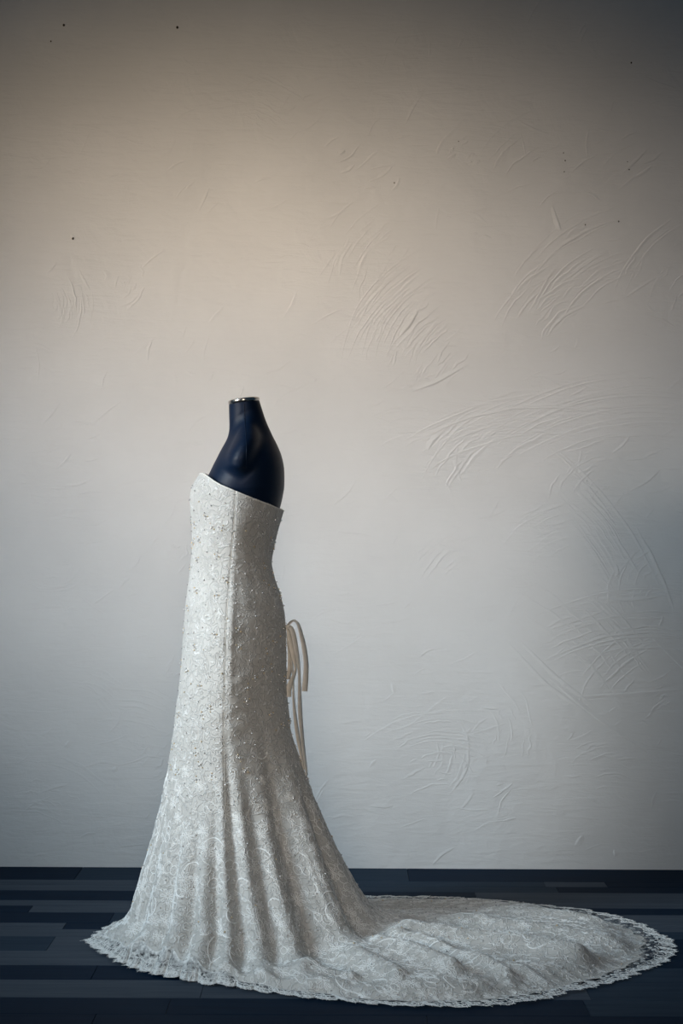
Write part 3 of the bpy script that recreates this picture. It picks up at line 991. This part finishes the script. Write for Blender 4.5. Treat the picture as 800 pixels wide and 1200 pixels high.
# ---- beads sewn over bodice and skirt
def ico():
    p = (1 + 5 ** 0.5) / 2
    v = np.array([(-1, p, 0), (1, p, 0), (-1, -p, 0), (1, -p, 0), (0, -1, p), (0, 1, p), (0, -1, -p), (0, 1, -p), (p, 0, -1), (p, 0, 1), (-p, 0, -1), (-p, 0, 1)], float)
    v /= np.linalg.norm(v[0])
    f = np.array([(0, 11, 5), (0, 5, 1), (0, 1, 7), (0, 7, 10), (0, 10, 11), (1, 5, 9), (5, 11, 4), (11, 10, 2), (10, 7, 6), (7, 1, 8),
                  (3, 9, 4), (3, 4, 2), (3, 2, 6), (3, 6, 8), (3, 8, 9), (4, 9, 5), (2, 4, 11), (6, 2, 10), (8, 6, 7), (9, 8, 1)])
    vs_, fs_, mid = list(v), [], {}
    def m(a, b):
        k = (min(a, b), max(a, b))
        if k not in mid:
            w = vs_[a] + vs_[b]; vs_.append(w / np.linalg.norm(w)); mid[k] = len(vs_) - 1
        return mid[k]
    for a, b, d in f:
        x, y_, z_ = m(a, b), m(b, d), m(d, a)
        fs_ += [(a, x, z_), (b, y_, x), (d, z_, y_), (x, y_, z_)]
    return np.array(vs_), np.array(fs_)
iv, if_ = ico()
beads = {'w': [], 'g': []}
def bead(r, q, kind, rad):
    P, Nn = samp(np.array([r]), np.array([q]))
    beads[kind].append((P[0] + Nn[0] * rad * 0.6, rad))
cells = {}
cand = np.searchsorted(flat, rng.random(30000))
for ci in cand:
    r, q = divmod(int(ci), NU)
    P = G[r, q]
    if not visible(P, NRM[r, q]) or r < 5: continue
    up = P[2] > 0.42
    if not up and random.random() > 0.45: continue
    if P[2] < 0.1 and P[0] < 0 and random.random() < 0.6: continue
    if not free(P, 0.031 if up else 0.040): continue
    lu, lv = max(lenU[r, q], 1e-4), max(lenV[r, q], 1e-4)
    if up and random.random() < 0.20:      # small spray: pearls with gold seeds
        a0 = random.uniform(0, 6.28)
        bead(r, q, 'w', 0.0028)
        for k in range(4):
            a = a0 + k * 1.57 + random.uniform(-.3, .3); d = random.uniform(0.006, 0.011)
            bead(r + d * math.sin(a) / lv, q + d * math.cos(a) / lu, 'g' if k % 2 else 'w', random.uniform(0.0016, 0.0023))
    else:
        bead(r, q, 'g' if random.random() < 0.08 else 'w', random.uniform(0.0017, 0.0026))
for kind, nm, mt in (('w', 'pearl_beads', M_PEARL), ('g', 'gold_beads', M_GOLD)):
    Vb = np.concatenate([p + iv * r for p, r in beads[kind]])
    Fb = np.concatenate([if_ + k * len(iv) for k in range(len(beads[kind]))])
    ob = mesh_obj(nm, local(Vb, dress), Fb, mt, dress)
    ob['kind'] = 'stuff'

# ---- ribbon bow tied at the back
def spline(pts, n=60):
    pts = np.asarray(pts, float)
    out = []
    P = np.concatenate([[2 * pts[0] - pts[1]], pts, [2 * pts[-1] - pts[-2]]])
    m = len(pts) - 1
    for t in np.linspace(0, m - 1e-6, n):
        i = int(t); f = t - i
        p0, p1, p2, p3 = P[i], P[i + 1], P[i + 2], P[i + 3]
        out.append(0.5 * ((2 * p1) + (-p0 + p2) * f + (2 * p0 - 5 * p1 + 4 * p2 - p3) * f * f + (-p0 + 3 * p1 - 3 * p2 + p3) * f ** 3))
    return np.array(out)
def ribbon(name, pts, width, parent):
    """pts: (px, py, depth, twist deg): the ribbon's broad side turns from sideways (0) to facing the camera (90)"""
    A = spline(pts)
    P = np.stack([X(A[:, 0]), A[:, 2], Z(A[:, 1])], 1)
    t = np.gradient(P, axis=0); t /= np.linalg.norm(t, axis=1)[:, None] + 1e-12
    yv = np.array([0, 1.0, 0])
    side = np.cross(t, yv); side /= np.linalg.norm(side, axis=1)[:, None] + 1e-12
    dep = np.cross(side, t)
    tw = np.radians(A[:, 3] + 6)[:, None]
    wd = dep * np.cos(tw) + side * np.sin(tw)
    nn = np.cross(t, wd)
    rows_ = []
    for a, b in ((-0.5, 0.0004), (0, 0.0008), (0.5, 0.0004), (0.5, -0.0004), (0, 0.0), (-0.5, -0.0004)):
        rows_.append(P + wd * a * width + nn * b)
    F = grid_faces(6, len(P))
    n = len(P)
    F = np.concatenate([F, np.stack([5 * n + np.arange(n - 1), 5 * n + np.arange(1, n), np.arange(1, n), np.arange(n - 1)], -1)])
    return mesh_obj(name, local(np.concatenate(rows_), dress), F, M_RIBBON, parent)
# knot: a small wrapped pillow
kn = []
for i, a in enumerate(np.linspace(-1, 1, 9)):
    rad = 0.0065 * math.sqrt(max(0.05, 1 - a * a * 0.8)) * (1 + 0.1 * math.sin(a * 9))
    for b in np.linspace(0, 2 * np.pi, 16, endpoint=False):
        kn.append((X(337.6) + a * 0.0055, -0.012 + rad * 1.3 * math.cos(b) * (1 + 0.12 * math.cos(3 * b)), Z(733.5) + rad * 0.8 * math.sin(b) + 0.002 * a))
kf = [tuple(q) for q in grid_faces(9, 16, True)] + [tuple(range(16)), tuple(range(8 * 16, 9 * 16))]
knot = mesh_obj('ribbon_bow', local(kn, dress), kf, M_RIBBON, dress)
knot['label'] = 'cream satin ribbon bow tied at the back'
ribbon('ribbon_end', [(338, 733, -.012, 20), (341, 729.5, -.014, 15), (345.5, 727.2, -.018, 10), (350, 731, -.022, 18), (353.5, 742, -.025, 30), (357, 757, -.027, 38), (359.5, 775, -.028, 42), (359.3, 792, -.028, 52), (358, 809, -.028, 62)], 0.0172, knot)
ribbon('ribbon_end', [(338, 734, -.016, 20), (342, 736, -.020, 30), (345, 744, -.024, 40), (347.5, 757, -.026, 38), (350, 772, -.026, 26), (351.8, 790, -.024, 18), (352.3, 812, -.022, 26), (353, 835, -.02, 34), (355, 858, -.02, 28), (357.5, 880, -.02, 22), (360, 898, -.02, 16), (361, 907, -.02, 12)], 0.0172, knot)
ribbon('ribbon_end', [(338, 735, -.008, 20), (339.5, 742, -.010, 40), (342, 756, -.012, 48), (345.5, 770, -.014, 46), (347.4, 782, -.014, 16), (345, 792, -.012, 30), (341, 801, -.01, 50), (339, 809, -.01, 62), (339, 816.5, -.01, 66)], 0.0172, knot)
ribbon('ribbon_end', [(338, 735, .004, 20), (340, 746, .004, 22), (342, 765, .004, 12), (344, 790, .004, 8), (344.8, 815, .002, 12), (346.6, 838, .0, 24), (350, 862, .0, 30), (354, 882, .0, 28), (358.5, 902, .0, 24)], 0.0172, knot)
ribbon('ribbon_end', [(337.5, 736, .014, 10), (338.5, 748, .016, 30), (340.5, 765, .016, 45), (340.5, 782, .016, 45), (338, 797, .014, 35)], 0.0172, knot)
